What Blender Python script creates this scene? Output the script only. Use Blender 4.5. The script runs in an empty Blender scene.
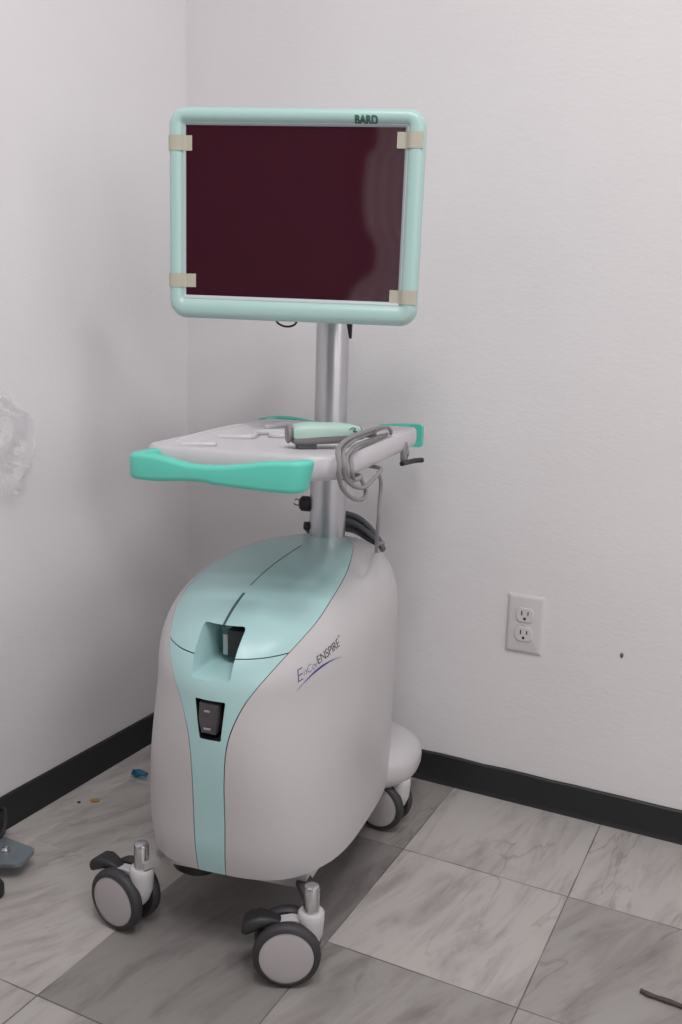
import bpy, bmesh, math, random
from mathutils import Vector, Matrix, Euler
from mathutils.bvhtree import BVHTree
from mathutils.geometry import tessellate_polygon
random.seed(7)
SC = bpy.context.scene
COL = SC.collection
PI = math.pi

# ------------------------------------------------------------------ camera
CAM_POS = Vector((1.2689, -1.7572, 0.9335))
R_ = Vector((0.8935, 0.4481, 0.0285)); U_ = Vector((-0.1093, 0.1556, 0.9817)); F_ = Vector((-0.4355, 0.8803, -0.1881))
cd = bpy.data.cameras.new('camera'); cam = bpy.data.objects.new('camera', cd); COL.objects.link(cam)
cd.sensor_fit = 'VERTICAL'; cd.sensor_height = 36.0; cd.sensor_width = 24.0
cd.lens = 933.56 / 1024 * 36.0
cd.clip_start = 0.05
cam.matrix_world = Matrix(((R_.x, U_.x, -F_.x, CAM_POS.x), (R_.y, U_.y, -F_.y, CAM_POS.y), (R_.z, U_.z, -F_.z, CAM_POS.z), (0, 0, 0, 1)))
SC.camera = cam

# ------------------------------------------------------------------ light and exposure
SC.view_settings.view_transform = 'Standard'; SC.view_settings.look = 'None'
SC.view_settings.exposure = 0.1; SC.view_settings.gamma = 1.0
SC.view_settings.use_curve_mapping = False
w = bpy.data.worlds.new('world'); SC.world = w; w.use_nodes = True
w.node_tree.nodes['Background'].inputs[0].default_value = (0.9, 0.92, 1.0, 1); w.node_tree.nodes['Background'].inputs[1].default_value = 0.05
CEIL = 2.6
def area_lamp(name, loc, rot, sx, sy, power, col=(1.0, 0.99, 0.985)):
    ld = bpy.data.lights.new(name, 'AREA'); ld.shape = 'RECTANGLE'; ld.size = sx; ld.size_y = sy
    ld.energy = power; ld.color = col
    o = bpy.data.objects.new(name, ld); o.location = loc; o.rotation_euler = rot; COL.objects.link(o)
LAMPS = [  # ceiling panels, then daylight from openings in the walls behind the camera
    ('ceiling_lamp', (1.05, -1.55, CEIL - .03), (0, 0, 0), .3, .3, 9),
    ('ceiling_lamp', (1.70, -1.15, CEIL - .03), (0, 0, 0), .3, .3, 11),
    ('ceiling_lamp', (1.45, -1.9, CEIL - .03), (0, 0, 0), .3, .3, 9),
    ('ceiling_lamp', (0.8, -1.1, CEIL - .03), (0, 0, 0), .5, .5, 2.5),
    ('window_light', (4.1, -1.2, 1.45), (0, PI / 2, 0), 1.4, 1.3, 12),
    ('window_light', (4.1, -3.2, 1.45), (0, PI / 2, 0), 1.4, 1.3, 22),
]
for l in LAMPS: area_lamp(*l)

# ------------------------------------------------------------------ helpers
def tag(o, label=None, cat=None, group=None, kind=None):
    if label: o['label'] = label
    if cat: o['category'] = cat
    if group: o['group'] = group
    if kind: o['kind'] = kind
    return o
def link_mesh(name, verts, faces, mats, parent=None, smooth=True, fm=None, loc=None, auto=None):
    me = bpy.data.meshes.new(name)
    me.from_pydata([tuple(v) for v in verts], [], faces)
    for m in (mats if isinstance(mats, (list, tuple)) else [mats]): me.materials.append(m)
    if fm:
        for p, i in zip(me.polygons, fm): p.material_index = i
    bm = bmesh.new(); bm.from_mesh(me)
    bmesh.ops.remove_doubles(bm, verts=bm.verts, dist=1e-6)
    bmesh.ops.recalc_face_normals(bm, faces=bm.faces)
    bm.to_mesh(me); bm.free()
    if smooth:
        me.polygons.foreach_set('use_smooth', [True] * len(me.polygons))
        if auto is not None: me.set_sharp_from_angle(angle=math.radians(auto))
    o = bpy.data.objects.new(name, me); COL.objects.link(o)
    if parent: o.parent = parent
    if loc: o.location = loc
    return o
class MB:
    """collects shapes, each with a material slot, for ONE mesh object"""
    def __init__(s): s.v = []; s.f = []; s.m = []
    def add(s, v, f, m=0, mat=None):
        b = len(s.v)
        for p in v:
            p = Vector(p)
            s.v.append(mat @ p if mat else p)
        for q in f: s.f.append([i + b for i in q]); s.m.append(m)
        return s
    def box(s, a, b, m=0, bev=0.0, seg=2, mat=None):
        bm = bmesh.new(); bmesh.ops.create_cube(bm, size=1)
        for v in bm.verts:
            v.co = Vector(((a[0] + b[0]) / 2 + v.co.x * (b[0] - a[0]), (a[1] + b[1]) / 2 + v.co.y * (b[1] - a[1]), (a[2] + b[2]) / 2 + v.co.z * (b[2] - a[2])))
        if bev: bmesh.ops.bevel(bm, geom=bm.edges[:], offset=bev, segments=seg, profile=0.5, affect='EDGES')
        return s.bm(bm, m, mat)
    def bm(s, bm, m=0, mat=None):
        bm.verts.index_update()
        s.add([v.co.copy() for v in bm.verts], [[v.index for v in f.verts] for f in bm.faces], m, mat); bm.free(); return s
    def lathe(s, prof, m=0, n=40, mat=None, fm=None):
        """prof: (r, z) list; caps where r == 0"""
        v = []; f = []; ms = []
        for (r, z) in prof:
            for i in range(n):
                a = 2 * PI * i / n; v.append((r * math.cos(a), r * math.sin(a), z))
        for k in range(len(prof) - 1):
            for i in range(n):
                j = (i + 1) % n
                f.append([k * n + i, k * n + j, (k + 1) * n + j, (k + 1) * n + i]); ms.append(fm[k] if fm else m)
        b = len(s.v)
        s.add(v, f, m, mat); s.m[-len(f):] = ms
        if prof[0][0] > 1e-6: s.f.append([b + i for i in range(n)][::-1]); s.m.append(ms[0])
        if prof[-1][0] > 1e-6: s.f.append([b + (len(prof) - 1) * n + i for i in range(n)]); s.m.append(ms[-1])
        return s
    def tube(s, pts, r, m=0, n=10, smooth=True, mat=None):
        pts = [Vector(p) for p in pts]
        if smooth and len(pts) > 2: pts = catmull(pts)
        rr = r if callable(r) else (lambda t: r)
        v = []; f = []; N = len(pts); up = None
        for i, p in enumerate(pts):
            d = (pts[min(i + 1, N - 1)] - pts[max(i - 1, 0)]).normalized()
            if up is None:
                up = d.orthogonal().normalized()
            up = (up - d * up.dot(d)).normalized(); sd = d.cross(up)
            for k in range(n):
                a = 2 * PI * k / n; v.append(p + (up * math.cos(a) + sd * math.sin(a)) * rr(i / (N - 1)))
        for i in range(N - 1):
            for k in range(n):
                l = (k + 1) % n; f.append([i * n + k, i * n + l, (i + 1) * n + l, (i + 1) * n + k])
        f.append(list(range(n))[::-1]); f.append([(N - 1) * n + k for k in range(n)])
        return s.add(v, f, m, mat)
    def loft(s, rings, m=0, cap=True, mat=None, closed=True):
        n = len(rings[0]); v = [p for r in rings for p in r]; f = []
        for i in range(len(rings) - 1):
            for k in range(n if closed else n - 1):
                l = (k + 1) % n; f.append([i * n + k, i * n + l, (i + 1) * n + l, (i + 1) * n + k])
        if cap: f.append(list(range(n))[::-1]); f.append([(len(rings) - 1) * n + k for k in range(n)])
        return s.add(v, f, m, mat)
    def build(s, name, mats, parent=None, smooth=True, auto=35, loc=None):
        return link_mesh(name, s.v, s.f, mats, parent, smooth, s.m, loc, auto)
def catmull(pts, n=8):
    out = []; P = [pts[0] * 2 - pts[1]] + pts + [pts[-1] * 2 - pts[-2]]
    for i in range(1, len(P) - 2):
        a, b, c, d = P[i - 1:i + 3]
        for k in range(n):
            t = k / n
            out.append(0.5 * ((2 * b) + (c - a) * t + (2 * a - 5 * b + 4 * c - d) * t * t + (3 * b - a - 3 * c + d) * t ** 3))
    out.append(pts[-1]); return out
def rrect(x0, x1, z0, z1, r, seg=8):
    """rounded rectangle points (u, v), counter-clockwise"""
    out = []
    for cx, cz, a0 in ((x1 - r, z1 - r, 0), (x0 + r, z1 - r, 90), (x0 + r, z0 + r, 180), (x1 - r, z0 + r, 270)):
        for k in range(seg + 1):
            a = math.radians(a0 + 90 * k / seg); out.append((cx + r * math.cos(a), cz + r * math.sin(a)))
    return out
def empty(name, loc, rz=0, parent=None):
    o = bpy.data.objects.new(name, None); COL.objects.link(o); o.location = loc; o.rotation_euler = (0, 0, rz)
    o.empty_display_size = 0.05
    if parent: o.parent = parent
    return o
def copy_tree(o, parent=None):
    c = o.copy(); COL.objects.link(c)
    if parent: c.parent = parent
    for ch in list(o.children): copy_tree(ch, c)
    return c

# ------------------------------------------------------------------ materials
def srgb(r, g, b):
    f = lambda c: (c / 255 / 12.92) if c / 255 <= 0.04045 else ((c / 255 + 0.055) / 1.055) ** 2.4
    return (f(r), f(g), f(b), 1)
def mat(name, col, rough=0.5, metal=0.0, spec=0.5, bump=None, var=None, coat=0.0):
    m = bpy.data.materials.new(name); m.use_nodes = True; nt = m.node_tree; b = nt.nodes['Principled BSDF']
    b.inputs['Base Color'].default_value = col; b.inputs['Roughness'].default_value = rough; b.inputs['Metallic'].default_value = metal
    b.inputs['Specular IOR Level'].default_value = spec; b.inputs['Coat Weight'].default_value = coat; b.inputs['Coat Roughness'].default_value = 0.15
    tc = nt.nodes.new('ShaderNodeTexCoord')
    if var:
        n = nt.nodes.new('ShaderNodeTexNoise'); n.inputs['Scale'].default_value = var[0]; n.inputs['Detail'].default_value = 4
        nt.links.new(tc.outputs['Object'], n.inputs['Vector'])
        mx = nt.nodes.new('ShaderNodeMix'); mx.data_type = 'RGBA'; mx.blend_type = 'MIX'
        mx.inputs[6].default_value = col; mx.inputs[7].default_value = tuple(c * var[1] for c in col[:3]) + (1,)
        nt.links.new(n.outputs['Fac'], mx.inputs[0]); nt.links.new(mx.outputs[2], b.inputs['Base Color'])
    if bump:
        n = nt.nodes.new('ShaderNodeTexNoise'); n.inputs['Scale'].default_value = bump[0]; n.inputs['Detail'].default_value = 3
        nt.links.new(tc.outputs['Object'], n.inputs['Vector'])
        bp = nt.nodes.new('ShaderNodeBump'); bp.inputs['Strength'].default_value = bump[1]; bp.inputs['Distance'].default_value = bump[2]
        nt.links.new(n.outputs['Fac'], bp.inputs['Height']); nt.links.new(bp.outputs['Normal'], b.inputs['Normal'])
    return m
M = {}
M['mint'] = mat('mint_plastic', srgb(172, 207, 208), 0.32, var=(3, 0.97), spec=0.45)
M['bezel'] = mat('mint_bezel_plastic', srgb(177, 209, 205), 0.3, var=(4, 0.97), spec=0.5)
M['lip'] = mat('pale_grey_lip', srgb(190, 200, 204), 0.4, var=(4, 0.97))
M['white'] = mat('warm_white_plastic', srgb(194, 191, 193), 0.38, var=(3, 0.97), bump=(900, 0.05, 0.0004))
M['tray'] = mat('pale_grey_tray_plastic', srgb(205, 202, 207), 0.4, var=(6, 0.96))
M['green'] = mat('turquoise_handle_plastic', srgb(98, 206, 188), 0.45, var=(6, 0.95), bump=(700, 0.06, 0.0004))
M['dark'] = mat('black_plastic', srgb(38, 38, 41), 0.5, var=(8, 0.8))
M['tyre'] = mat('black_rubber_tyre', srgb(52, 51, 54), 0.55, var=(12, 0.85))
M['seam'] = mat('dark_seam_gap', srgb(70, 95, 100), 0.7, var=(12, 0.85))
M['chrome'] = mat('brushed_chrome', srgb(200, 202, 204), 0.22, 1.0, var=(30, 0.92))
M['alu'] = mat('satin_aluminium', srgb(200, 200, 204), 0.34, 0.85, var=(2, 0.97))
M['cap'] = mat('grey_wheel_cap', srgb(176, 170, 172), 0.45, var=(6, 0.96))
M['cable'] = mat('grey_cable_jacket', srgb(136, 134, 136), 0.5, var=(20, 0.9))
M['cord'] = mat('dark_grey_cord_jacket', srgb(100, 102, 107), 0.5, var=(20, 0.85))
M['tape'] = mat('masking_tape', srgb(188, 184, 168), 0.7, var=(40, 0.93), bump=(300, 0.2, 0.0006))
M['handgrey'] = mat('handpiece_grey_plastic', srgb(134, 130, 129), 0.45, var=(10, 0.92))
M['handmint'] = mat('handpiece_mint_plastic', srgb(172, 200, 190), 0.4, var=(10, 0.96))
M['ink_green'] = mat('dark_green_ink', srgb(70, 110, 102), 0.5, var=(60, 0.8))
M['ink_black'] = mat('dark_slate_ink', srgb(62, 62, 82), 0.5, var=(60, 0.8))
M['ink_violet'] = mat('violet_ink', srgb(92, 86, 148), 0.5, var=(60, 0.8))
M['ink_blue'] = mat('blue_ink', srgb(58, 60, 140), 0.5, var=(30, 0.85))
M['plate'] = mat('white_outlet_plastic', srgb(214, 209, 210), 0.38, var=(10, 0.97))
M['slot'] = mat('outlet_slot', srgb(48, 44, 44), 0.7, var=(30, 0.8))
M['base'] = mat('black_rubber_baseboard', srgb(38, 39, 42), 0.5, var=(5, 0.8), bump=(40, 0.1, 0.001))
M['switch'] = mat('charcoal_switch_plastic', srgb(78, 73, 76), 0.45, var=(20, 0.9))
M['mark'] = mat('pale_print', srgb(160, 155, 158), 0.5, var=(20, 0.9))
M['blue'] = mat('blue_scrap_plastic', srgb(30, 110, 150), 0.35, var=(60, 0.6))
M['orange'] = mat('orange_scrap', srgb(196, 140, 70), 0.6, var=(80, 0.7))
M['stick'] = mat('dark_brown_twig', srgb(58, 48, 46), 0.6, var=(90, 2.2), bump=(200, 0.4, 0.001))
M['steel'] = mat('zinc_steel_plate', srgb(140, 152, 160), 0.35, 0.6, var=(30, 0.75))
M['led'] = mat('silver_insert', srgb(190, 190, 194), 0.35, 0.6, var=(10, 0.9))

def screen_mat():
    m = mat('maroon_screen_glass', srgb(58, 8, 28), 0.05, spec=0.5, var=(3, 0.9))
    m.node_tree.nodes['Principled BSDF'].inputs['IOR'].default_value = 2.0
    return m
M['screen'] = screen_mat()
def clear_mat(name, tint, alpha_mix):
    m = bpy.data.materials.new(name); m.use_nodes = True; nt = m.node_tree
    for n in list(nt.nodes):
        if n.type != 'OUTPUT_MATERIAL': nt.nodes.remove(n)
    out = nt.nodes['Material Output']
    tr = nt.nodes.new('ShaderNodeBsdfTransparent'); tr.inputs[0].default_value = (0.97, 0.97, 0.98, 1)
    gl = nt.nodes.new('ShaderNodeBsdfPrincipled'); gl.inputs['Base Color'].default_value = tint; gl.inputs['Roughness'].default_value = 0.12
    lw = nt.nodes.new('ShaderNodeLayerWeight'); lw.inputs['Blend'].default_value = 0.35
    ns = nt.nodes.new('ShaderNodeTexNoise'); ns.inputs['Scale'].default_value = 25
    tc = nt.nodes.new('ShaderNodeTexCoord'); nt.links.new(tc.outputs['Object'], ns.inputs['Vector'])
    mp = nt.nodes.new('ShaderNodeMapRange'); mp.inputs[1].default_value = 0.3; mp.inputs[2].default_value = 0.8; mp.inputs[3].default_value = alpha_mix * 0.5; mp.inputs[4].default_value = alpha_mix * 1.5
    nt.links.new(ns.outputs['Fac'], mp.inputs[0])
    mx = nt.nodes.new('ShaderNodeMixShader'); nt.links.new(mp.outputs[0], mx.inputs[0])
    nt.links.new(tr.outputs[0], mx.inputs[1]); nt.links.new(gl.outputs[0], mx.inputs[2]); nt.links.new(mx.outputs[0], out.inputs[0])
    return m
M['film'] = clear_mat('clear_crinkled_film', (0.93, 0.93, 0.94, 1), 0.26)

def wall_mat():
    m = bpy.data.materials.new('white_plaster_wall'); m.use_nodes = True; nt = m.node_tree; b = nt.nodes['Principled BSDF']
    b.inputs['Roughness'].default_value = 0.6; b.inputs['Specular IOR Level'].default_value = 0.25
    tc = nt.nodes.new('ShaderNodeTexCoord')
    n1 = nt.nodes.new('ShaderNodeTexNoise'); n1.inputs['Scale'].default_value = 3; n1.inputs['Detail'].default_value = 5
    nt.links.new(tc.outputs['Object'], n1.inputs['Vector'])
    cr = nt.nodes.new('ShaderNodeValToRGB'); cr.color_ramp.elements[0].position = 0.3; cr.color_ramp.elements[1].position = 0.75
    cr.color_ramp.elements[0].color = srgb(226, 223, 225); cr.color_ramp.elements[1].color = srgb(231, 228, 230)
    nt.links.new(n1.outputs['Fac'], cr.inputs[0]); nt.links.new(cr.outputs[0], b.inputs['Base Color'])
    n2 = nt.nodes.new('ShaderNodeTexNoise'); n2.inputs['Scale'].default_value = 80; n2.inputs['Detail'].default_value = 5
    n3 = nt.nodes.new('ShaderNodeTexNoise'); n3.inputs['Scale'].default_value = 14; n3.inputs['Detail'].default_value = 6
    mp = nt.nodes.new('ShaderNodeMapping'); mp.inputs['Scale'].default_value = (1, 1, 2.2)
    nt.links.new(tc.outputs['Object'], mp.inputs[0]); nt.links.new(mp.outputs[0], n2.inputs['Vector']); nt.links.new(mp.outputs[0], n3.inputs['Vector'])
    ad = nt.nodes.new('ShaderNodeMath'); ad.operation = 'MULTIPLY_ADD'; ad.inputs[1].default_value = 1.4
    nt.links.new(n3.outputs['Fac'], ad.inputs[0]); nt.links.new(n2.outputs['Fac'], ad.inputs[2])
    bp = nt.nodes.new('ShaderNodeBump'); bp.inputs['Strength'].default_value = 0.11; bp.inputs['Distance'].default_value = 0.004
    nt.links.new(ad.outputs[0], bp.inputs['Height']); nt.links.new(bp.outputs['Normal'], b.inputs['Normal'])
    return m
M['wall'] = wall_mat()
M['wall_dim'] = mat('darkened_back_wall', srgb(100, 92, 95), 0.7, bump=(60, 0.15, 0.003))  # unseen back wall, made dark to cut bounce and keep the screen reflection low
M['ceil'] = mat('white_ceiling_paint', srgb(226, 224, 222), 0.8, bump=(60, 0.2, 0.003))

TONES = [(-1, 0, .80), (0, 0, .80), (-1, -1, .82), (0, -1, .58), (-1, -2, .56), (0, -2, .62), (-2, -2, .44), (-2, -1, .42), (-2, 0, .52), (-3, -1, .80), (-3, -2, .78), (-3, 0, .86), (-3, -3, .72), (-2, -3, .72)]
def floor_mat():
    m = bpy.data.materials.new('marble_look_floor_tiles'); m.use_nodes = True; nt = m.node_tree; b = nt.nodes['Principled BSDF']
    L = nt.links.new
    def math_(op, a, c=None, v=None):
        n = nt.nodes.new('ShaderNodeMath'); n.operation = op
        if hasattr(a, 'is_linked'): L(a, n.inputs[0])
        else: n.inputs[0].default_value = a
        if c is not None:
            if hasattr(c, 'is_linked'): L(c, n.inputs[1])
            else: n.inputs[1].default_value = c
        return n.outputs[0]
    T = 0.3048
    tc = nt.nodes.new('ShaderNodeTexCoord'); sp = nt.nodes.new('ShaderNodeSeparateXYZ'); L(tc.outputs['Object'], sp.inputs[0])
    u = math_('DIVIDE', math_('SUBTRACT', sp.outputs[0], 0.9929), T); v = math_('DIVIDE', math_('ADD', sp.outputs[1], 0.2827), T)
    cu = math_('FLOOR', u); cv = math_('FLOOR', v)
    fu = math_('SUBTRACT', u, cu); fv = math_('SUBTRACT', v, cv)
    eu = math_('MINIMUM', fu, math_('SUBTRACT', 1.0, fu)); ev = math_('MINIMUM', fv, math_('SUBTRACT', 1.0, fv))
    e = math_('MULTIPLY', math_('MINIMUM', eu, ev), T)
    cell = nt.nodes.new('ShaderNodeCombineXYZ'); L(math_('ADD', cu, 3.5), cell.inputs[0]); L(math_('ADD', cv, 5.5), cell.inputs[1])
    wn = nt.nodes.new('ShaderNodeTexWhiteNoise'); wn.noise_dimensions = '2D'; L(cell.outputs[0], wn.inputs['Vector'])
    # vein coordinates: rotated a little per tile, shifted per tile
    sc = nt.nodes.new('ShaderNodeVectorMath'); sc.operation = 'SCALE'; L(wn.outputs['Color'], sc.inputs[0]); sc.inputs['Scale'].default_value = 37.0
    vr = nt.nodes.new('ShaderNodeVectorRotate'); vr.rotation_type = 'Z_AXIS'; L(tc.outputs['Object'], vr.inputs['Vector'])
    L(math_('ADD', math_('MULTIPLY', wn.outputs['Value'], 0.5), math.radians(-88)), vr.inputs['Angle'])
    ad = nt.nodes.new('ShaderNodeVectorMath'); ad.operation = 'ADD'; L(vr.outputs[0], ad.inputs[0]); L(sc.outputs[0], ad.inputs[1])
    mp = nt.nodes.new('ShaderNodeMapping'); mp.inputs['Scale'].default_value = (3.4, 14.0, 1); L(ad.outputs[0], mp.inputs[0])
    n1 = nt.nodes.new('ShaderNodeTexNoise'); n1.inputs['Scale'].default_value = 1.4; n1.inputs['Detail'].default_value = 7; n1.inputs['Roughness'].default_value = 0.62; n1.inputs['Distortion'].default_value = 0.5
    L(mp.outputs[0], n1.inputs['Vector'])
    r1 = nt.nodes.new('ShaderNodeValToRGB'); el = r1.color_ramp.elements
    el[0].position = 0.30; el[0].color = srgb(160, 153, 151); el[1].position = 0.68; el[1].color = srgb(198, 194, 191)
    x = el.new(0.42); x.color = srgb(181, 175, 173)
    x = el.new(0.52); x.color = srgb(196, 190, 187)
    L(n1.outputs['Fac'], r1.inputs[0])
    # thin dark veins
    n2 = nt.nodes.new('ShaderNodeTexNoise'); n2.inputs['Scale'].default_value = 1.0; n2.inputs['Detail'].default_value = 6; n2.inputs['Distortion'].default_value = 0.6
    L(mp.outputs[0], n2.inputs['Vector'])
    d = math_('ABSOLUTE', math_('SUBTRACT', n2.outputs['Fac'], 0.45))
    vm = nt.nodes.new('ShaderNodeMapRange'); vm.inputs[1].default_value = 0.0; vm.inputs[2].default_value = 0.022; vm.inputs[3].default_value = 1.0; vm.inputs[4].default_value = 0.0; L(d, vm.inputs[0])
    n3 = nt.nodes.new('ShaderNodeTexNoise'); n3.inputs['Scale'].default_value = 0.9; L(mp.outputs[0], n3.inputs['Vector'])
    g3 = nt.nodes.new('ShaderNodeMapRange'); g3.inputs[1].default_value = 0.48; g3.inputs[2].default_value = 0.66; g3.inputs[4].default_value = 0.4; L(n3.outputs['Fac'], g3.inputs[0])
    vein = math_('MULTIPLY', vm.outputs[0], g3.outputs[0])
    m1 = nt.nodes.new('ShaderNodeMix'); m1.data_type = 'RGBA'; L(vein, m1.inputs[0]); L(r1.outputs[0], m1.inputs[6]); m1.inputs[7].default_value = srgb(116, 106, 104)
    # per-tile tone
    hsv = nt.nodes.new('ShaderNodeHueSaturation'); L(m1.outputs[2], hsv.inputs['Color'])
    # tiles differ in tone; soft shade around the cart is put into it too
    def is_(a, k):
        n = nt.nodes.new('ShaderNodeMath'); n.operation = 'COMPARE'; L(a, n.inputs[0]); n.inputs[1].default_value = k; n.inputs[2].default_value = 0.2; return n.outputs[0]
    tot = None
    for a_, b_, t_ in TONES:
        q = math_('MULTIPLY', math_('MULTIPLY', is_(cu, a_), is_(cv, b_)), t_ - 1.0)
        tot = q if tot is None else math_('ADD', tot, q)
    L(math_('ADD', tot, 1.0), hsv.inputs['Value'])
    # joint, broken in places as on the laid floor
    nj = nt.nodes.new('ShaderNodeTexNoise'); nj.inputs['Scale'].default_value = 7; L(tc.outputs['Object'], nj.inputs['Vector'])
    wj = nt.nodes.new('ShaderNodeMapRange'); wj.inputs[1].default_value = 0.35; wj.inputs[2].default_value = 0.6; wj.inputs[3].default_value = 0.0004; wj.inputs[4].default_value = 0.0013; L(nj.outputs['Fac'], wj.inputs[0])
    jr = nt.nodes.new('ShaderNodeMapRange'); jr.inputs[1].default_value = 0.50; jr.inputs[2].default_value = 0.66; L(sp.outputs[0], jr.inputs[0])
    jf = nt.nodes.new('ShaderNodeMapRange'); jf.inputs[1].default_value = -0.84; jf.inputs[2].default_value = -0.88; L(sp.outputs[1], jf.inputs[0])
    jm = math_('MULTIPLY', math_('LESS_THAN', e, wj.outputs[0]), math_('MULTIPLY', math_('MAXIMUM', jr.outputs[0], jf.outputs[0]), 0.85))
    m2 = nt.nodes.new('ShaderNodeMix'); m2.data_type = 'RGBA'; L(jm, m2.inputs[0]); L(hsv.outputs[0], m2.inputs[6]); m2.inputs[7].default_value = srgb(84, 76, 74)
    L(m2.outputs[2], b.inputs['Base Color'])
    b.inputs['Roughness'].default_value = 0.42; b.inputs['Specular IOR Level'].default_value = 0.4
    bp = nt.nodes.new('ShaderNodeBump'); bp.inputs['Strength'].default_value = 0.25; bp.inputs['Distance'].default_value = 0.002
    L(n1.outputs['Fac'], bp.inputs['Height']); L(bp.outputs['Normal'], b.inputs['Normal'])
    return m
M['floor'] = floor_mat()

# ------------------------------------------------------------------ the room
RX, RY = 4.2, -4.6
def struct(name, a, b, m):
    o = MB().box(a, b).build(name, m, smooth=False); o['kind'] = 'structure'; return o
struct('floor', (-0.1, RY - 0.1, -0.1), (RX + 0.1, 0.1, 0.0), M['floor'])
struct('ceiling', (-0.1, RY - 0.1, CEIL), (RX + 0.1, 0.1, CEIL + 0.1), M['ceil'])
struct('wall_left', (-0.1, RY, 0), (0, 0, CEIL), M['wall'])
struct('wall_right', (-0.1, 0, 0), (RX + 0.1, 0.1, CEIL), M['wall'])
struct('wall_back', (-0.1, RY - 0.1, 0), (RX + 0.1, RY, CEIL), M['wall_dim'])
struct('wall_far', (RX, RY, 0), (RX + 0.1, 0, CEIL), M['wall'])
def baseboard(name, along_x):
    h = 0.0655; t = 0.006; mb = MB(); n = 90; rings = []
    L = RX if along_x else -RY
    for i in range(n + 1):
        s = L * i / n; hh = h + 0.0012 * math.sin(s * 23) * math.sin(s * 61)
        prof = [(0, 0), (t + 0.004, 0), (t + 0.001, 0.006), (t, 0.012), (t, hh - 0.003), (t - 0.002, hh - 0.0005), (0, hh)]
        rings.append([(s, -d, z) if along_x else (d, -s, z) for d, z in prof])
    mb.loft(rings); o = mb.build(name, M['base']); o['kind'] = 'structure'
baseboard('baseboard_right', True); baseboard('baseboard_left', False)

# ------------------------------------------------------------------ body shell of the cart (cart-local axes: -y front, +x its right-hand side as seen, z up)
YC = .46; ZS = .43
def sst(a, b, x):
    t = min(1, max(0, (x - a) / (b - a))); return t * t * (3 - 2 * t)
def half_w(y, z):
    k = sst(.2, .44, z); wd = .1615 + .0035 * k; yf = -.036 - .026 * sst(.14, .40, z); yr = .565; n = 3.05 - 1.05 * k; yw = .2
    if y < yw:
        t = (yw - y) / (yw - yf); return 0 if t >= 1 else wd * (1 - t ** n) ** (1 / n)
    t = (y - yw) / (yr - yw); return 0 if t >= 1 else wd * (1 - t ** 3.0) ** (1 / 3.0)
def radius(th, z):
    sx, sy = math.sin(th), -math.cos(th); lo, hi = 0, .7
    for _ in range(26):
        m = (lo + hi) / 2
        if half_w(YC + sy * m, z) > abs(sx * m): lo = m
        else: hi = m
    return lo
def zbot(y): return .1425 - .038 * min(1, max(0, (y - .03) / .43))
def S(th, v):
    sx, sy = math.sin(th), -math.cos(th)
    if v <= 1:
        R = radius(th, .2); zb = zbot(YC + sy * R); z = zb + (ZS - zb) * v
        R = radius(th, z) * (1 - .018 * (1 - min(1, (z - zb) / .06)) ** 2)
        return Vector((sx * R, YC + sy * R, z))
    t = min(v - 1, 1); R = radius(th, ZS); ab = abs(th)
    a = 4.5 - 1.2 * sst(.5, 1.5, ab) - .5 * sst(1.5, 3.1, ab); b = 2 + .5 * sst(.1, .4, ab)
    rho = max(0, math.cos(PI / 2 * t)) ** (2 / a) if t < .99999 else 0; h = math.sin(PI / 2 * t) ** (2 / b)
    y = YC + sy * R * rho; zt = .566 - .06 * max(0, y - .32)
    return Vector((sx * R * rho, y, ZS + (zt - ZS) * h))
SEAM = [(0, .046), (.28, .049), (.58, .049), (.78, .058), (.92, .082), (1.04, .116), (1.12, .143), (1.22, .184), (1.32, .235), (1.41, .283), (1.57, .356), (1.72, .452), (1.80, .53), (1.86, .66), (1.91, .95), (1.95, 1.4), (1.98, 2.0), (2.0, 2.4)]
def seam(v):
    for i in range(len(SEAM) - 1):
        if v <= SEAM[i + 1][0]:
            x0, y0 = SEAM[i]; x1, y1 = SEAM[i + 1]
            m = lambda j: (SEAM[min(j + 1, len(SEAM) - 1)][1] - SEAM[max(j - 1, 0)][1]) / (SEAM[min(j + 1, len(SEAM) - 1)][0] - SEAM[max(j - 1, 0)][0])
            h = x1 - x0; t = (v - x0) / h
            return (2 * t ** 3 - 3 * t * t + 1) * y0 + (t ** 3 - 2 * t * t + t) * h * m(i) + (-2 * t ** 3 + 3 * t * t) * y1 + (t ** 3 - t * t) * h * m(i + 1)
    return SEAM[-1][1]
def vrows(a, b):
    vs = [i / 44 for i in range(45)] + [1 + .86 * i / 42 for i in range(1, 43)]
    rho0 = math.cos(PI / 2 * .86) ** (2 / 4.5)
    for k in range(1, 27):
        r = rho0 + (.06 - rho0) * k / 26; vs.append(1 + 2 / PI * math.acos(r ** 2.25))
    return [a] + [v for v in vs if a + .004 < v < b - .004] + [b]
def snormal(th, v):
    e = 1e-3
    a = S(th + e, v) - S(th - e, v); b = S(th, min(v + e, 1.998)) - S(th, max(v - e, 0))
    n = a.cross(b)
    return n.normalized() if n.length > 1e-12 else Vector((0, 0, 1))
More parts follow.
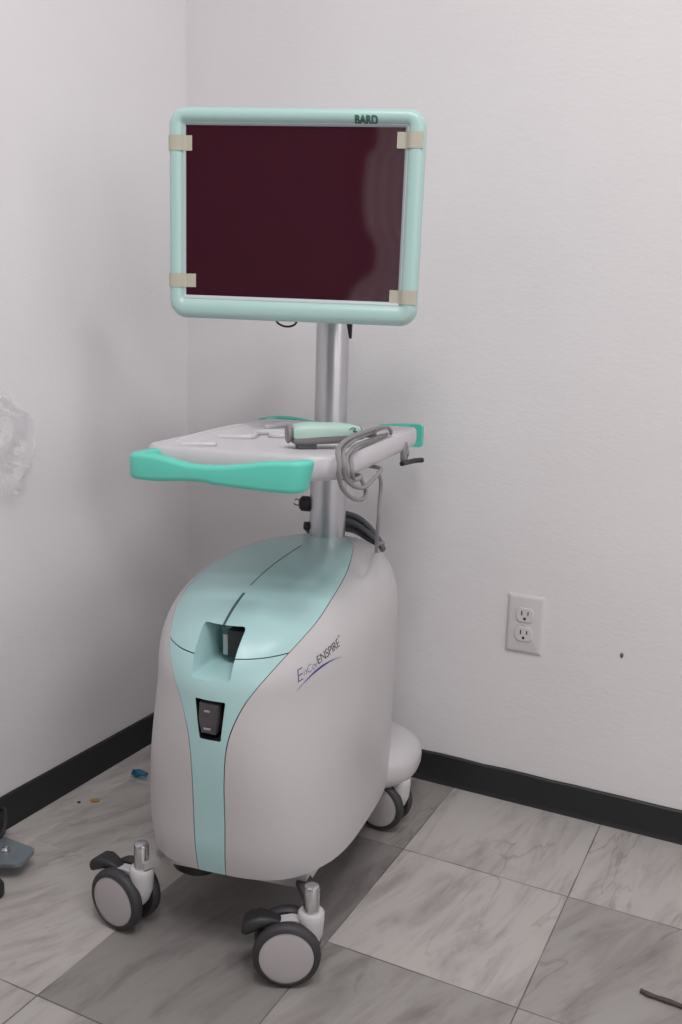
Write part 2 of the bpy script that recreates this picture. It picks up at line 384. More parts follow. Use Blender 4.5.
def shell_panel(name, m, parent, rows, colfun, ncol, thick=.0025, off=0.0):
    """closed thick panel of the shell; colfun(v, f) gives the angle"""
    out = []; inn = []
    for v in rows:
        for k in range(ncol + 1):
            th = colfun(v, k / ncol); p = S(th, v); n = snormal(th, v)
            if n.dot(p - Vector((0, .3, .3))) < 0: n = -n
            out.append(p + n * off); inn.append(p + n * (off - thick))
    nr = len(rows); nc = ncol + 1; N = nr * nc; f = []
    for i in range(nr - 1):
        for k in range(ncol):
            a, b, c, d = i * nc + k, i * nc + k + 1, (i + 1) * nc + k + 1, (i + 1) * nc + k
            f.append([a, b, c, d]); f.append([N + d, N + c, N + b, N + a])
    for i in range(nr - 1):
        for k in (0, ncol):
            a, d = i * nc + k, (i + 1) * nc + k; f.append([a, d, N + d, N + a])
    for k in range(ncol):
        for i in (0, nr - 1):
            a, b = i * nc + k, i * nc + k + 1; f.append([a, b, N + b, N + a])
    return link_mesh(name, out + inn, f, m, parent, True, None, None, 50)
CART = empty('medical_cart', (.562 - .004, -.678, 0), math.radians(9.5))
tag(CART, 'mint and white wheeled medical console with flat monitor, tray and pole standing in the corner', 'medical cart')
GAP = .0008
def shift(v): return -.020 * max(0, 1 - v)
VH = 1.258
def gapang(v): return GAP / max(.06, (S(seam(v), v) - Vector((0, YC, S(seam(v), v).z))).length)
front = shell_panel('front_panel', M['mint'], CART, vrows(0, VH - .0035), lambda v, f: (seam(v) - gapang(v)) * (2 * f - 1) + shift(v), 26)
hood = shell_panel('hood', M['mint'], CART, vrows(VH + .0035, 1.99985), lambda v, f: (seam(v) - gapang(v)) * (2 * f - 1), 44)
for sgn in (1, -1):
    def cf(v, f, sgn=sgn):
        a = seam(v) + gapang(v) + sgn * shift(v); g = f ** 1.7
        return sgn * (a + (PI - .002 - a) * g)
    shell_panel('side_panel', M['white'], CART, vrows(0, 1.9995), cf, 64)
liner = shell_panel('inner_liner', M['seam'], CART, vrows(0.01, 1.9995), lambda v, f: -PI + .001 + (2 * PI - .002) * f, 120, thick=.001, off=-.004)
# BVH of the bare surface, for things that sit on it
_rows = vrows(0, 1.9998); _nc = 220
_v = [S(-PI + 2 * PI * k / _nc, v) for v in _rows for k in range(_nc + 1)]
_f = [[i * (_nc + 1) + k, i * (_nc + 1) + k + 1, (i + 1) * (_nc + 1) + k + 1, (i + 1) * (_nc + 1) + k] for i in range(len(_rows) - 1) for k in range(_nc)]
BVH = BVHTree.FromPolygons(_v, _f)
def ysurf(x, z):
    h = BVH.ray_cast(Vector((x, -1, z)), Vector((0, 1, 0))); return h[0].y if h[0] else -.05
def cut(objs, poly, y0, y1):
    """cut a prism with outline poly (x, z) running from y0 to y1 out of the panels"""
    mb = MB(); n = len(poly)
    mb.loft([[(x, y0, z) for x, z in poly], [(x, y1, z) for x, z in poly]])
    c = mb.build('cutter', M['mint'], CART, smooth=False)
    bpy.context.view_layer.update()
    for o in objs:
        md = o.modifiers.new('cut', 'BOOLEAN'); md.object = c; md.operation = 'DIFFERENCE'; md.solver = 'EXACT'
        dg = bpy.context.evaluated_depsgraph_get(); me = bpy.data.meshes.new_from_object(o.evaluated_get(dg))
        o.modifiers.clear(); o.data = me
    bpy.data.objects.remove(c)
def resample(poly, step=.004):
    out = []
    for i in range(len(poly)):
        a = Vector(poly[i]); b = Vector(poly[(i + 1) % len(poly)]); n = max(1, int((b - a).length / step))
        for k in range(n): out.append(tuple(a + (b - a) * (k / n)))
    return out
def cavity(name, poly, depth_y, m, back=None, shrink=.94):
    """open box behind a hole: front rim follows the shell surface"""
    poly = resample(poly); cx = sum(p[0] for p in poly) / len(poly); cz = sum(p[1] for p in poly) / len(poly)
    ins = lambda s: [((x - cx) * s + cx, (z - cz) * s + cz) for x, z in poly]
    front_ = [(x, ysurf(x, z) + .0006, z) for x, z in ins(1.0)]
    mid = [(x, ysurf(x, z) + .006, z) for x, z in ins(.985)]
    bk = [(x, depth_y, z) for x, z in ins(shrink)]
    mb = MB(); mb.loft([front_, mid, bk], cap=False); n = len(poly)
    mb.f.append([2 * n + i for i in range(n)]); mb.m.append(0)
    o = mb.build(name, m, CART, auto=30)
    return o
def rpoly(pts, r=.005, seg=4):
    out = []
    for i in range(len(pts)):
        p = Vector(pts[i]); a = Vector(pts[i - 1]); b = Vector(pts[(i + 1) % len(pts)])
        da = (a - p).normalized() * r; db = (b - p).normalized() * r
        for k in range(seg + 1):
            t = k / seg; out.append(tuple((p + da) * (1 - t) ** 2 + p * 2 * t * (1 - t) + (p + db) * t * t))
    return out
REC = rpoly([(-.030, .4545), (.029, .4545), (.030, .5185), (-.037, .5185)], .006)
SWI = rpoly([(-.014, .3685), (.018, .3675), (.0245, .4265), (-.021, .4285)], .003)
cut([front, hood, liner], REC, -.12, .12)
cut([front, liner], SWI, -.12, .05)
rc = cavity('handle_recess', REC, .048, M['mint'], shrink=.86)
# dark gap, silver strip in the recess
MB().box((-.002, .006, .468), (.026, .0478, .509), bev=.002).build('slot_insert', M['dark'], rc)
MB().box((-.012, .012, .468), (-.0015, .0475, .5), bev=.002).build('metal_insert', M['led'], rc)
sw = cavity('power_switch', SWI, -.02, M['dark'], shrink=.97)
mb = MB()
rk = [(-.012, -.0585, .377), (.010, -.0585, .376), (.0135, -.0635, .4), (.0145, -.058, .421), (-.0155, -.058, .422), (-.014, -.0635, .4)]
mb.loft([[(x, -.02, z) for x, y, z in rk], [(x * 1.0, y, z) for x, y, z in rk], [(x * .9, y - .0025, (z - .399) * .93 + .399) for x, y, z in rk]])
rocker = mb.build('rocker', M['switch'], sw, auto=40)
for zz, ww in ((.413, .004), (.387, .005)):
    MB().box((-ww, -.0672, zz - .0012), (ww, -.0655, zz + .0012)).build('rocker_mark', M['mark'], sw)
# centre slot on the hood: wide at the recess, hairline further up
pl = []
for i in range(41):
    y = -.003 + (.33 + .003) * i / 40
    h = BVH.ray_cast(Vector((-.004, y, 1)), Vector((0, 0, -1))); wd = .0021 if y < .075 else .0007
    if .075 < y < .09: continue
    pl.append((h[0] + Vector((0, 0, .0004)), wd, y))
mb = MB(); prev = None
for p, wd, y in pl:
    a = mb.v.__len__(); mb.v += [p + Vector((-wd, 0, 0)), p + Vector((wd, 0, 0)), p + Vector((wd, 0, -.003)), p + Vector((-wd, 0, -.003))]
    if prev is not None and y - prev[1] < .012:
        b = prev[0]
        for q in range(4): mb.f.append([b + q, b + (q + 1) % 4, a + (q + 1) % 4, a + q]); mb.m.append(0)
    prev = (a, y)
mb.build('hood_slot', M['seam'], hood)

# printed name on the right-hand panel
def text_mesh(txt, size, shear=0.0, spacing=1.0, bold=0.0):
    cu = bpy.data.curves.new('t', 'FONT'); cu.body = txt; cu.size = size; cu.shear = shear; cu.space_character = spacing; cu.offset = bold; cu.resolution_u = 4
    o = bpy.data.objects.new('t', cu); COL.objects.link(o); bpy.context.view_layer.update()
    me = bpy.data.meshes.new_from_object(o.evaluated_get(bpy.context.evaluated_depsgraph_get()))
    v = [p.co.copy() for p in me.vertices]; f = [list(p.vertices) for p in me.polygons]
    bpy.data.objects.remove(o)
    bm = bmesh.new(); bm.from_mesh(me); bmesh.ops.triangulate(bm, faces=bm.faces[:])
    bmesh.ops.subdivide_edges(bm, edges=[e for e in bm.edges if e.calc_length() > size * .12], cuts=5, use_grid_fill=True)
    bmesh.ops.triangulate(bm, faces=bm.faces[:]); bm.verts.index_update()
    v = [p.co.copy() for p in bm.verts]; f = [[p.index for p in q.verts] for q in bm.faces]; bm.free()
    return v, f
PA = Vector((.107, -.002, .4485)); PB = Vector((.1445, .09, .478))
bx = (PB - PA).normalized(); up0 = Vector((0, 0, 1)); nz = bx.cross(up0).normalized(); up_ = nz.cross(bx).normalized()
def on_shell(p2):
    p = PA + bx * p2[0] + up_ * p2[1]
    h = BVH.ray_cast(p + nz * .1, -nz)
    q = h[0] if h[0] else p
    return q + nz * .0006
SIDE = [o for o in CART.children if o.name.startswith('side_panel')][0]
def mark_on_shell(name, v, f, m):
    return link_mesh(name, [on_shell(p) for p in v], f, m, SIDE, False)
v, f = text_mesh('E', .0255, .35, bold=-.0004); v = [(p.x + .002, p.y - .0045) for p in v]; va = list(v); fa = list(f)
v, f = text_mesh('nCor', .0150, .35, .92, bold=-.0003); b = len(va); va += [(p.x + .0155, p.y - .0005) for p in v]; fa += [[i + b for i in q] for q in f]
mark_on_shell('script_lettering', va, fa, M['ink_violet'])
v, f = text_mesh('ENSPIRE', .0170, .12, .93, bold=-.0001); k = .0555 / max(p.x for p in v)
va = [(p.x * k + .0455, p.y + .0015) for p in v]; fa = list(f)
v, f = text_mesh('TM', .004); b = len(va); va += [(p.x + .102, p.y + .0125) for p in v]; fa += [[i + b for i in q] for q in f]
mark_on_shell('capital_lettering', va, fa, M['ink_black'])
sv = []; sf = []
for i in range(41):
    t = i / 40; x = -.001 + .096 * t; y = -.0150 + .0005 * t + .042 * t * (1 - t)
    wd = .0002 + .0013 * math.sin(PI * t) ** 2
    sv += [(x, y - wd), (x, y + wd)]
    if i: sf.append([2 * i - 2, 2 * i - 1, 2 * i + 1, 2 * i])
mark_on_shell('swoosh', sv, sf, M['ink_blue'])

# ------------------------------------------------------------------ chassis, rear foot
mb = MB()
mb.loft([[(-.115, .035, .100), (.115, .035, .104), (.125, .5, .09), (-.125, .5, .09)], [(-.125, .02, .148), (.125, .02, .148), (.135, .51, .125), (-.135, .51, .125)]])
mb.build('chassis', M['tray'], CART)
for s in (-1, 1):
    for x0, y0, x1, y1 in ((.09, .07, .141, -.004), (.09, .42, .166, .437)):
        mb = MB(); d = Vector((x1 - x0, y1 - y0)).normalized(); q = Vector((-d.y, d.x)) * .012
        mb.loft([[(s * (a[0] + o * q.x), a[1] + o * q.y, z) for o, z in ((-1, .110), (1, .110), (1, .121), (-1, .121))] for a in ((x0, y0), (x1, y1))])
        mb.build('caster_arm', M['cap'] if s < 0 else M['switch'], CART)  # right arms get a darker colour, their shade painted in
rings = []
for i in range(25):
    ph = -PI / 2 + PI * i / 24; c = max(math.cos(ph), 0) ** .62; zz = .128 + .049 * math.copysign(abs(math.sin(ph)) ** .8, math.sin(ph))
    ring = []
    for k in range(64):
        a = 2 * PI * k / 64; ca, sa = math.cos(a), math.sin(a)
        x = .195 * math.copysign(abs(ca) ** .75, ca); y = .11 * math.copysign(abs(sa) ** .75, sa)
        ring.append((x * (c * .75 + .25 * (i not in (0, 24))) if c else x * .02, .475 + y * (c * .8 + .2 if c else .02), zz))
    rings.append(ring)
MB().loft(rings).build('rear_foot', M['white'], CART, auto=60)
MB().lathe([(0, -.02), (.03, -.019), (.045, -.008), (.05, .012), (.05, .05), (0, .05)], n=32).build('underbody_drum', M['tyre'], CART, loc=(-.092, .105, .078))

# ------------------------------------------------------------------ casters
def make_caster():
    c = empty('caster', (0, 0, 0), 0, CART)
    T = .034
    # stem
    st = MB().lathe([(0, .06), (.0105, .06), (.0118, .07), (.0118, .143), (.0105, .1465), (.008, .148), (0, .148)], n=32); st.build('stem', M['chrome'], c)
    hb = MB()
    rings = []
    for z, r, dx in ((.045, .013, .008), (.052, .0165, .006), (.07, .0185, .001), (.095, .0195, 0), (.1045, .0195, 0), (.107, .0175, 0), (.107, .013, 0)):
        rings.append([(dx + r * math.cos(2 * PI * k / 28), min(1, .95) * r * math.sin(2 * PI * k / 28), z) for k in range(28)])
    hb.loft(rings)
    # fender between the wheels
    pr = [(.0, .04), (.0, .085), (.012, .094), (.028, .096), (.045, .093), (.060, .084), (.068, .07), (.06, .062), (.034, .058), (.02, .04)]
    hb.loft([[(x, -.0085, z) for x, z in pr], [(x, .0085, z) for x, z in pr]])
    hb.lathe([(.0, -.012), (.012, -.012), (.012, .012), (0, .012)], n=20, mat=Matrix.Translation((T, 0, .05)) @ Matrix.Rotation(PI / 2, 4, 'X'))
    hb.build('housing', M['white'], c, auto=40)
    for s in (-1, 1):
        prof = [(0, -.008), (.030, -.008), (.046, -.0085), (.0495, -.005), (.05, 0), (.049, .006), (.045, .0098), (.0405, .0108), (.0395, .0095), (.0385, .0098), (.030, .0108), (.015, .0118), (0, .012)]
        wh = MB().lathe(prof, n=48, fm=[0] * 8 + [1] * 4, mat=Matrix.Translation((T, s * .0205, .05)) @ Matrix.Rotation(-s * PI / 2, 4, 'X'))
        wh.build('wheel', [M['tyre'], M['cap']], c, auto=40)
    # brake pedal beyond the wheels
    pd = MB(); rings = []
    for x, z, hw, hh in ((.040, .088, .008, .004), (.055, .0935, .012, .006), (.072, .094, .017, .009), (.086, .089, .019, .010), (.095, .083, .018, .009), (.100, .078, .012, .004)):
        rings.append([(x + .25 * b, a, z + b) for a, b in rrect(-hw, hw, -hh, hh, hh * .9, 5)])
    pd.loft(rings); pd.build('brake_pedal', M['dark'], c)
    return c
c0 = make_caster()
CA = [(-.143, .002, (-.969, .246)), (.143, -.016, (-.95, -.31)), (.168, .437, (-.98, .19)), (-.162, .437, (.8, .6))]
for i, (x, y, d) in enumerate(CA):
    c = c0 if i == 0 else copy_tree(c0, CART)
    c.location = (x, y, 0); c.rotation_euler = (0, 0, math.atan2(d[1], d[0]))

# ------------------------------------------------------------------ column
PX = .0
lo = MB().lathe([(.034, .545), (.034, .752)], n=64); lo.build('lower_column', M['alu'], CART, loc=(PX, .462, 0), auto=50)
MB().lathe([(.030, .752), (.030, 1.13)], n=64).build('upper_column', M['alu'], CART, loc=(PX + .001, .462, 0), auto=50)
kb = MB().lathe([(0, -.012), (.011, -.012), (.0145, -.008), (.0145, .008), (.011, .012), (0, .012)], n=24, mat=Matrix.Rotation(PI / 2, 4, 'Y'))
kb.tube([(-.01, -.003, .004), (-.018, -.004, .008), (-.022, -.004, .006)], .0012, n=6)
kb.tube([(-.01, -.003, -.004), (-.02, -.004, -.003), (-.024, -.004, 0)], .0012, n=6)
kb.build('knob', M['dark'], CART, loc=(-.039, .452, .617))
MB().lathe([(0, -.006), (.008, -.005), (.008, .005), (0, .006)], n=20, mat=Matrix.Rotation(PI / 2, 4, 'Y')).build('cord_plug', M['dark'], CART, loc=(-.036, .45, .575))
MB().box((-.03, .30, 1.06), (.03, .45, 1.12), bev=.006).build('mount_arm', M['alu'], CART)

# ------------------------------------------------------------------ tray with its two grab handles
TZ = .768
def tray_outline(off=0.0, n=8):
    W = .159 - off
    Wl = .145 - off
    q = rrect(-Wl, W, .004 + off, .505 - off, .022, n); h = 2 * (n + 1)
    return q[:h] + rrect(-Wl, W, .004 + off, .505 - off, .05, n)[h:]
mb = MB()
def tr(off, z): return [(x, y, z) for x, y in tray_outline(off)]
mb.loft([tr(.012, .733), tr(.004, .735), tr(.001, .741), tr(0, .750), tr(.0006, .763), tr(.003, .7675), tr(.010, TZ), tr(.024, TZ), tr(.028, .7665), tr(.033, .7635), tr(.045, .7630)])
# moulded ridges in the tray floor
mb.tube([(-.128, .10, .765), (-.130, .2, .767), (-.132, .33, .767), (-.128, .36, .766)], .0045, n=8)
mb.tube([(-.10, .19, .764), (-.05, .2, .766), (-.06, .26, .767), (-.02, .29, .767), (-.03, .24, .766), (.01, .25, .766), (.03, .30, .766)], .005, n=8)
mb.tube([(-.09, .36, .765), (-.06, .43, .768), (0, .43, .769), (.04, .40, .768), (.05, .36, .765)], .005, n=8)
mb.tube([(.0 + .018 * math.cos(a), .33 + .03 * math.sin(a), .766) for a in [2 * PI * i / 16 for i in range(17)]], .0035, n=8)
mb.tube([(-.105, .07, .764), (-.06, .085, .766), (-.09, .11, .764)], .004, n=8)
tray = mb.build('tray', M['tray'], CART, auto=50)
def handle(yb, sgn, ncol=34):
    """U-shaped grab handle: bar across the tray end, arms running back to its sides; sgn -1 at the front"""
    path = []
    W = .124 if sgn < 0 else .146; A = .062
    path.append((-W, A, 1.0)); path.append((-W, A * .55, 1.0)); path.append((-W - .001, .012, 1.0))
    for k in range(1, 6):
        a = PI + PI / 2 * k / 6; path.append((-W + .012 + .012 * math.cos(a), .012 + .012 * math.sin(a), 1.0))
    for k in range(ncol + 1):
        t = k / ncol; x = (-W + .014) + (2 * W - .028) * t
        wv = 1 - sst(.04, .40, t) * (1 - .92 * sst(.5, .99, t))
        path.append((x, -.004 * math.sin(PI * t), wv))
    for k in range(1, 6):
        a = 1.5 * PI + PI / 2 * k / 6; path.append((W - .012 + .012 * math.cos(a), .012 + .012 * math.sin(a), 1.0))
    path.append((W + .001, .012, 1.0)); path.append((W, A * .35, 1.0))
    if sgn < 0: path = [(x + .0065 * (1 - sst(-.13, .10, x)), y, wv) for x, y, wv in path]
    rings = []
    N = len(path)
    for i, (x, y, wv) in enumerate(path):
        p0 = Vector(path[max(i - 1, 0)][:2]); p1 = Vector(path[min(i + 1, N - 1)][:2]); d = (p1 - p0).normalized(); nr = Vector((-d.y, d.x))
        lw = (1 - sst(-.13, .06, x)) if sgn < 0 else 0
        top = TZ + .0005 - (1 - wv) * .0115 - .004 * lw; bot = .7255 + (1 - wv) * .0055 * (1 if x < 0 else .6) + .0035 * lw; th = .0095 + .002 * wv
        ring = []
        for a, b in rrect(-th, th, bot, top, .0065, 4):
            q = Vector((x, y)) + nr * a
            if sgn < 0 and x > .09: q.x -= (top - b) * .2 * sst(.09, .12, x)
            ring.append((q.x, yb - sgn * q.y * 1 if sgn < 0 else yb - q.y, b) if sgn > 0 else (q.x, yb + q.y, b))
        rings.append(ring)
    return MB().loft(rings).build('handle', M['green'], tray, auto=40)
handle(-.047, -1)
handle(.562, 1)
# oval grey clamp with a black lever on the tray's right side
cl = MB(); rings = []
cl.lathe([(0, .158), (.013, .158), (.0145, .162), (.0135, .166), (.008, .168), (0, .1685)], n=28, mat=Matrix.Translation((-.005, .40, .731)) @ Matrix.Rotation(PI / 2, 4, 'Y') @ Matrix.Scale(1.45, 4, (1, 0, 0)))
cl.lathe([(0, .1675), (.006, .1675), (.005, .170), (0, .170)], n=20, mat=Matrix.Translation((-.005, .40, .731)) @ Matrix.Rotation(PI / 2, 4, 'Y'))
cl = cl.build('clamp', M['cable'], tray)
lv = MB().tube([(.1605, .37, .7165), (.164, .40, .7155), (.170, .425, .7155), (.180, .445, .715)], .0045, n=12); lv.build('lever', M['dark'], cl)

# ------------------------------------------------------------------ monitor
mon_rot = Matrix.Rotation(math.radians(18.15 - 9.5), 4, 'Z') @ Matrix.Rotation(math.radians(1.96), 4, 'X') @ Matrix.Rotation(math.radians(.73), 4, 'Y')
SX, SZT, SZB = .1715, .1285, -.1285
OX0, OX1, OZT, OZB, ORAD = -.199, .2025, .1555, -.1655, .027
def lerp2(a, b, t): return (a[0] + (b[0] - a[0]) * t, a[1] + (b[1] - a[1]) * t)
OUT = rrect(OX0, OX1, OZB, OZT, ORAD, 10)
INN = []
for cx, cz in ((SX, SZT), (-SX, SZT), (-SX, SZB), (SX, SZB)):
    for k in range(11): INN.append((cx, cz))
BPROF = [(0, .016), (0.0, .006), (.02, .0005), (.07, -.0045), (.16, -.0085), (.3, -.0108), (.5, -.0112), (.66, -.0098), (.78, -.0064), (.83, -.004)]
def bdepth(f):
    if f >= .83: return -.004 + (f - .83) / .17 * .005
    for i in range(1, len(BPROF) - 1):
        if f <= BPROF[i + 1][0]:
            a, b = BPROF[i], BPROF[i + 1]; return a[1] + (b[1] - a[1]) * (f - a[0]) / (b[0] - a[0])
    return -.004
mb = MB()
def ring_at(f, y): return [(*(lambda p: (p[0], y, p[1]))(lerp2(o, i, f)),) for o, i in zip(OUT, INN)]
def back_ring(s, y): return [(o[0] * s, y, (o[1] + .005) * s - .005) for o in OUT]
rings = [back_ring(.55, .066), back_ring(.62, .065), back_ring(.66, .055), back_ring(.9, .042), back_ring(.975, .034), back_ring(.998, .024)] + [ring_at(f, y) for f, y in BPROF] + [ring_at(.86, .004)]
mb.loft(rings)
mon = mb.build('monitor', M['bezel'], CART, auto=60)
mon.matrix_local = Matrix.Translation((-.0072 + .004, .2486, 1.1144)) @ mon_rot
mb = MB(); mb.loft([ring_at(.83, -.0042), ring_at(.87, -.0046), ring_at(.985, -.0012), ring_at(1.0, .003)], cap=False)
mb.build('screen_surround', M['lip'], mon, auto=60)
MB().box((-SX - .001, 0, SZB - .001), (SX + .001, .004, SZT + .001)).build('screen', M['screen'], mon, smooth=False)
def bez_y(x, z):
    """front surface of the bezel at (x, z)"""
    fx = ((x + SX) / (OX0 + SX)) if x < -SX else ((x - SX) / (OX1 - SX) if x > SX else 0)
    fz = ((z - SZT) / (OZT - SZT)) if z > SZT else ((z - SZB) / (OZB - SZB) if z < SZB else 0)
    q = max(fx, fz)
    return -.0012 if q <= 0 else bdepth(max(0, 1 - q)) if q < 1 else .004
def tape(x0, x1, z0, z1, slant, label):
    nx, nz = 26, 3; v = []; f = []
    for i in range(nx + 1):
        for k in range(nz + 1):
            x = x0 + (x1 - x0) * i / nx; z = z0 + (z1 - z0) * k / nz + slant * i / nx
            v.append((x, min(bez_y(x, z), bez_y(x + .002, z), bez_y(x - .002, z)) - .0007, z))
    b = len(v); v += [(p[0], p[1] + .0004, p[2]) for p in v]
    n1 = nz + 1
    for i in range(nx):
        for k in range(nz):
            q = [i * n1 + k, i * n1 + k + 1, (i + 1) * n1 + k + 1, (i + 1) * n1 + k]; f.append(q); f.append([j + b for j in q[::-1]])
    o = link_mesh('tape_strip', v, f, M['tape'], mon, True); return o
tape(OX0 + .001, -.1615, .0895, .112, .0015, '')
tape(.1595, OX1 - .0025, .0985, .1222, -.0003, '')
tape(OX0 + .001, -.155, -.1176, -.0965, .001, '')
tape(.1585, OX1 - .001, -.1318, -.1105, 0, '')
v, f = text_mesh('BARD', .0165, 0, 1.0, bold=.0008); k = .0355 / max(p.x for p in v)
link_mesh('logo', [(p.x * k + .0945, bez_y(p.x * k + .0945, p.y + .1318) - .0009, p.y + .1318) for p in v], f, M['ink_green'], mon, False)
mb = MB()
mb.tube([(-.028, .012, -.158), (-.022, .012, -.1685), (-.009, .012, -.1735), (.005, .012, -.1705), (.013, .012, -.158)], .0017, n=8)
mb.build('signal_cable', M['dark'], mon)
MB().loft([[(x, y, -.155) for x, y in ((.083, .05), (.094, .05), (.094, .06), (.083, .06))], [(x, y, -.190) for x, y in ((.090, .05), (.0935, .05), (.0935, .06), (.090, .06))]]).build('cable_tie', M['dark'], mon)
# ------------------------------------------------------------------ power cord coiled behind the column (hangs on the cart)
def strand(mb, pts, r, n=10): mb.tube(pts, r, n=n)
W2L = CART.matrix_basis
pc = MB()
for k, (dz, dy) in enumerate(((0, 0), (-.008, .006), (-.017, .0), (-.024, .008), (-.012, -.008), (-.031, .004))):
    pc.tube([(-.06, .515 + dy, .560 + dz * .4), (-.02, .525 + dy, .588 + dz), (.03, .525 + dy, .588 + dz), (.062, .522 + dy, .572 + dz * .9), (.088, .516 + dy * .5, .546 + dz * .35), (.098, .51, .531 + dz * .1)], .0052, n=10)
pc.build('power_cord', M['cord'], CART)

# ------------------------------------------------------------------ handpiece with its grey cable, lying on the tray
HA = Vector((.047, .116, .7848)); HB = Vector((.146, .180, .7848))
hd = (HB - HA); HL = hd.length; hd.normalize()
hp = empty('biopsy_handpiece', (0, 0, 0)); hp.matrix_world = W2L @ Matrix.Translation((HA.x, HA.y, .768)) @ Matrix.Rotation(math.atan2(hd.y, hd.x), 4, 'Z')
tag(hp, 'mint topped grey handpiece with a looped grey cable lying on the tray', 'handpiece')
def sect(x, hw, z0, z1, n=20, p=.7):
    out = []
    for k in range(n + 1):
        a = PI * k / n; c, s = math.cos(a), math.sin(a)
        out.append((x, hw * math.copysign(abs(c) ** p, c), z0 + (z1 - z0) * abs(s) ** p))
    return out
xs = [(.004, .0155, .0125, .0285), (.008, .0175, .0115, .032), (.025, .0185, .0125, .0345), (.05, .019, .0145, .0345), (.08, .018, .0155, .0335), (.098, .016, .016, .031), (.112, .0125, .016, .0265), (.118, .009, .016, .022)]
MB().loft([sect(x, hw, zm, zt) for x, hw, zm, zt in xs]).build('top_shell', M['handmint'], hp, auto=50)
MB().loft([[(x, hw * .98 * math.copysign(abs(math.cos(PI * k / 20)) ** .6, math.cos(PI * k / 20)), zm - (zm - zb) * abs(math.sin(PI * k / 20)) ** .6) for k in range(21)] for (x, hw, zm, zt), zb in zip(xs, (.004, .0015, .001, .002, .003, .005, .009, .012))]).build('lower_body', M['handgrey'], hp, auto=50)
MB().lathe([(0, -.0025), (.0105, -.0025), (.0135, -.001), (.0135, .002), (.011, .004), (.009, .012), (0, .012)], n=28, mat=Matrix.Translation((-.002, 0, .0165)) @ Matrix.Rotation(PI / 2, 4, 'Y')).build('nose_cap', M['handgrey'], hp)
MB().box((.012, -.012, -.0047), (.04, .012, .004), bev=.002).build('foot_pad', M['cord'], hp)
MB().box((.078, -.008, .0004), (.095, .008, .006), bev=.002).build('foot_pad', M['cord'], hp)
mb = MB()
for pts in ([(.088, -.0165, .024), (.093, -.0162, .0275), (.098, -.0165, .026), (.094, -.017, .023), (.1, -.0165, .022)], [(.105, -.0162, .0285), (.108, -.0165, .025), (.106, -.0170, .0215)]): mb.tube(pts, .0007, n=6)
mb.build('emblem', M['ink_green'], hp)
MB().lathe([(0, .115), (.0065, .115), (.0065, .125), (.0045, .135), (0, .135)], n=20, mat=Matrix.Translation((0, 0, .0175)) @ Matrix.Rotation(PI / 2, 4, 'Y')).build('strain_relief', M['cord'], hp)
inv = hp.matrix_world.inverted() @ W2L
def C3(l): return [inv @ Vector(p) for p in l]
cb = MB()
X = .1695
loops = [
    [(0.1440, .283, .786), (0.1550, .25, .790), (0.1570, .19, .792), (0.1570, .12, .792), (0.1580, .06, .791), (0.1620, .01, .789), (.164, -.018, .781), (X + .001, -.029, .766), (X, -.028, .751), (X, -.009, .731), (X, .032, .7125), (X, .075, .702), (X, .106, .701), (X - .004, .119, .711), (X - .014, .121, .727), (X - .03, .12, .729)],
    [(0.1500, .325, .772), (0.1530, .312, .778), (0.1540, .285, .786), (0.1550, .25, .788), (0.1550, .174, .787), (0.1560, .107, .786), (0.1600, .06, .785), (.162, .015, .780), (X, -.006, .767), (X, -.005, .752), (X, .011, .739), (X, .047, .7255), (X, .085, .7175), (X, .112, .7165), (X, .15, .7215), (X, .185, .7265), (X - .006, .215, .7285), (X - .03, .235, .728)],
    [(0.1470, .28, .773), (0.1510, .24, .775), (0.1550, .155, .776), (0.1580, .092, .777), (0.1640, .05, .776), (.166, .018, .770), (X + .001, .006, .755), (X + .001, .015, .740), (X, .046, .734), (X - .001, .083, .733), (X - .012, .12, .7295), (X - .03, .13, .7285)],
    [(0.1470, .31, .772), (0.1510, .217, .772), (0.1540, .132, .772), (0.1610, .078, .773), (.165, .04, .769), (X + .003, .022, .757), (X + .004, .022, .745), (X, .045, .7355), (X - .01, .07, .731), (X - .03, .09, .7285)],
    [(X - .004, .19, .7275), (X, .192, .715), (X, .196, .699), (X, .191, .675), (X, .189, .652), (.164, .205, .618), (.150, .26, .585), (.12, .38, .568), (.108, .47, .552)],
]
for l in loops: cb.tube(C3(l), .0031, n=10)
cb.build('cable', M['cable'], hp)

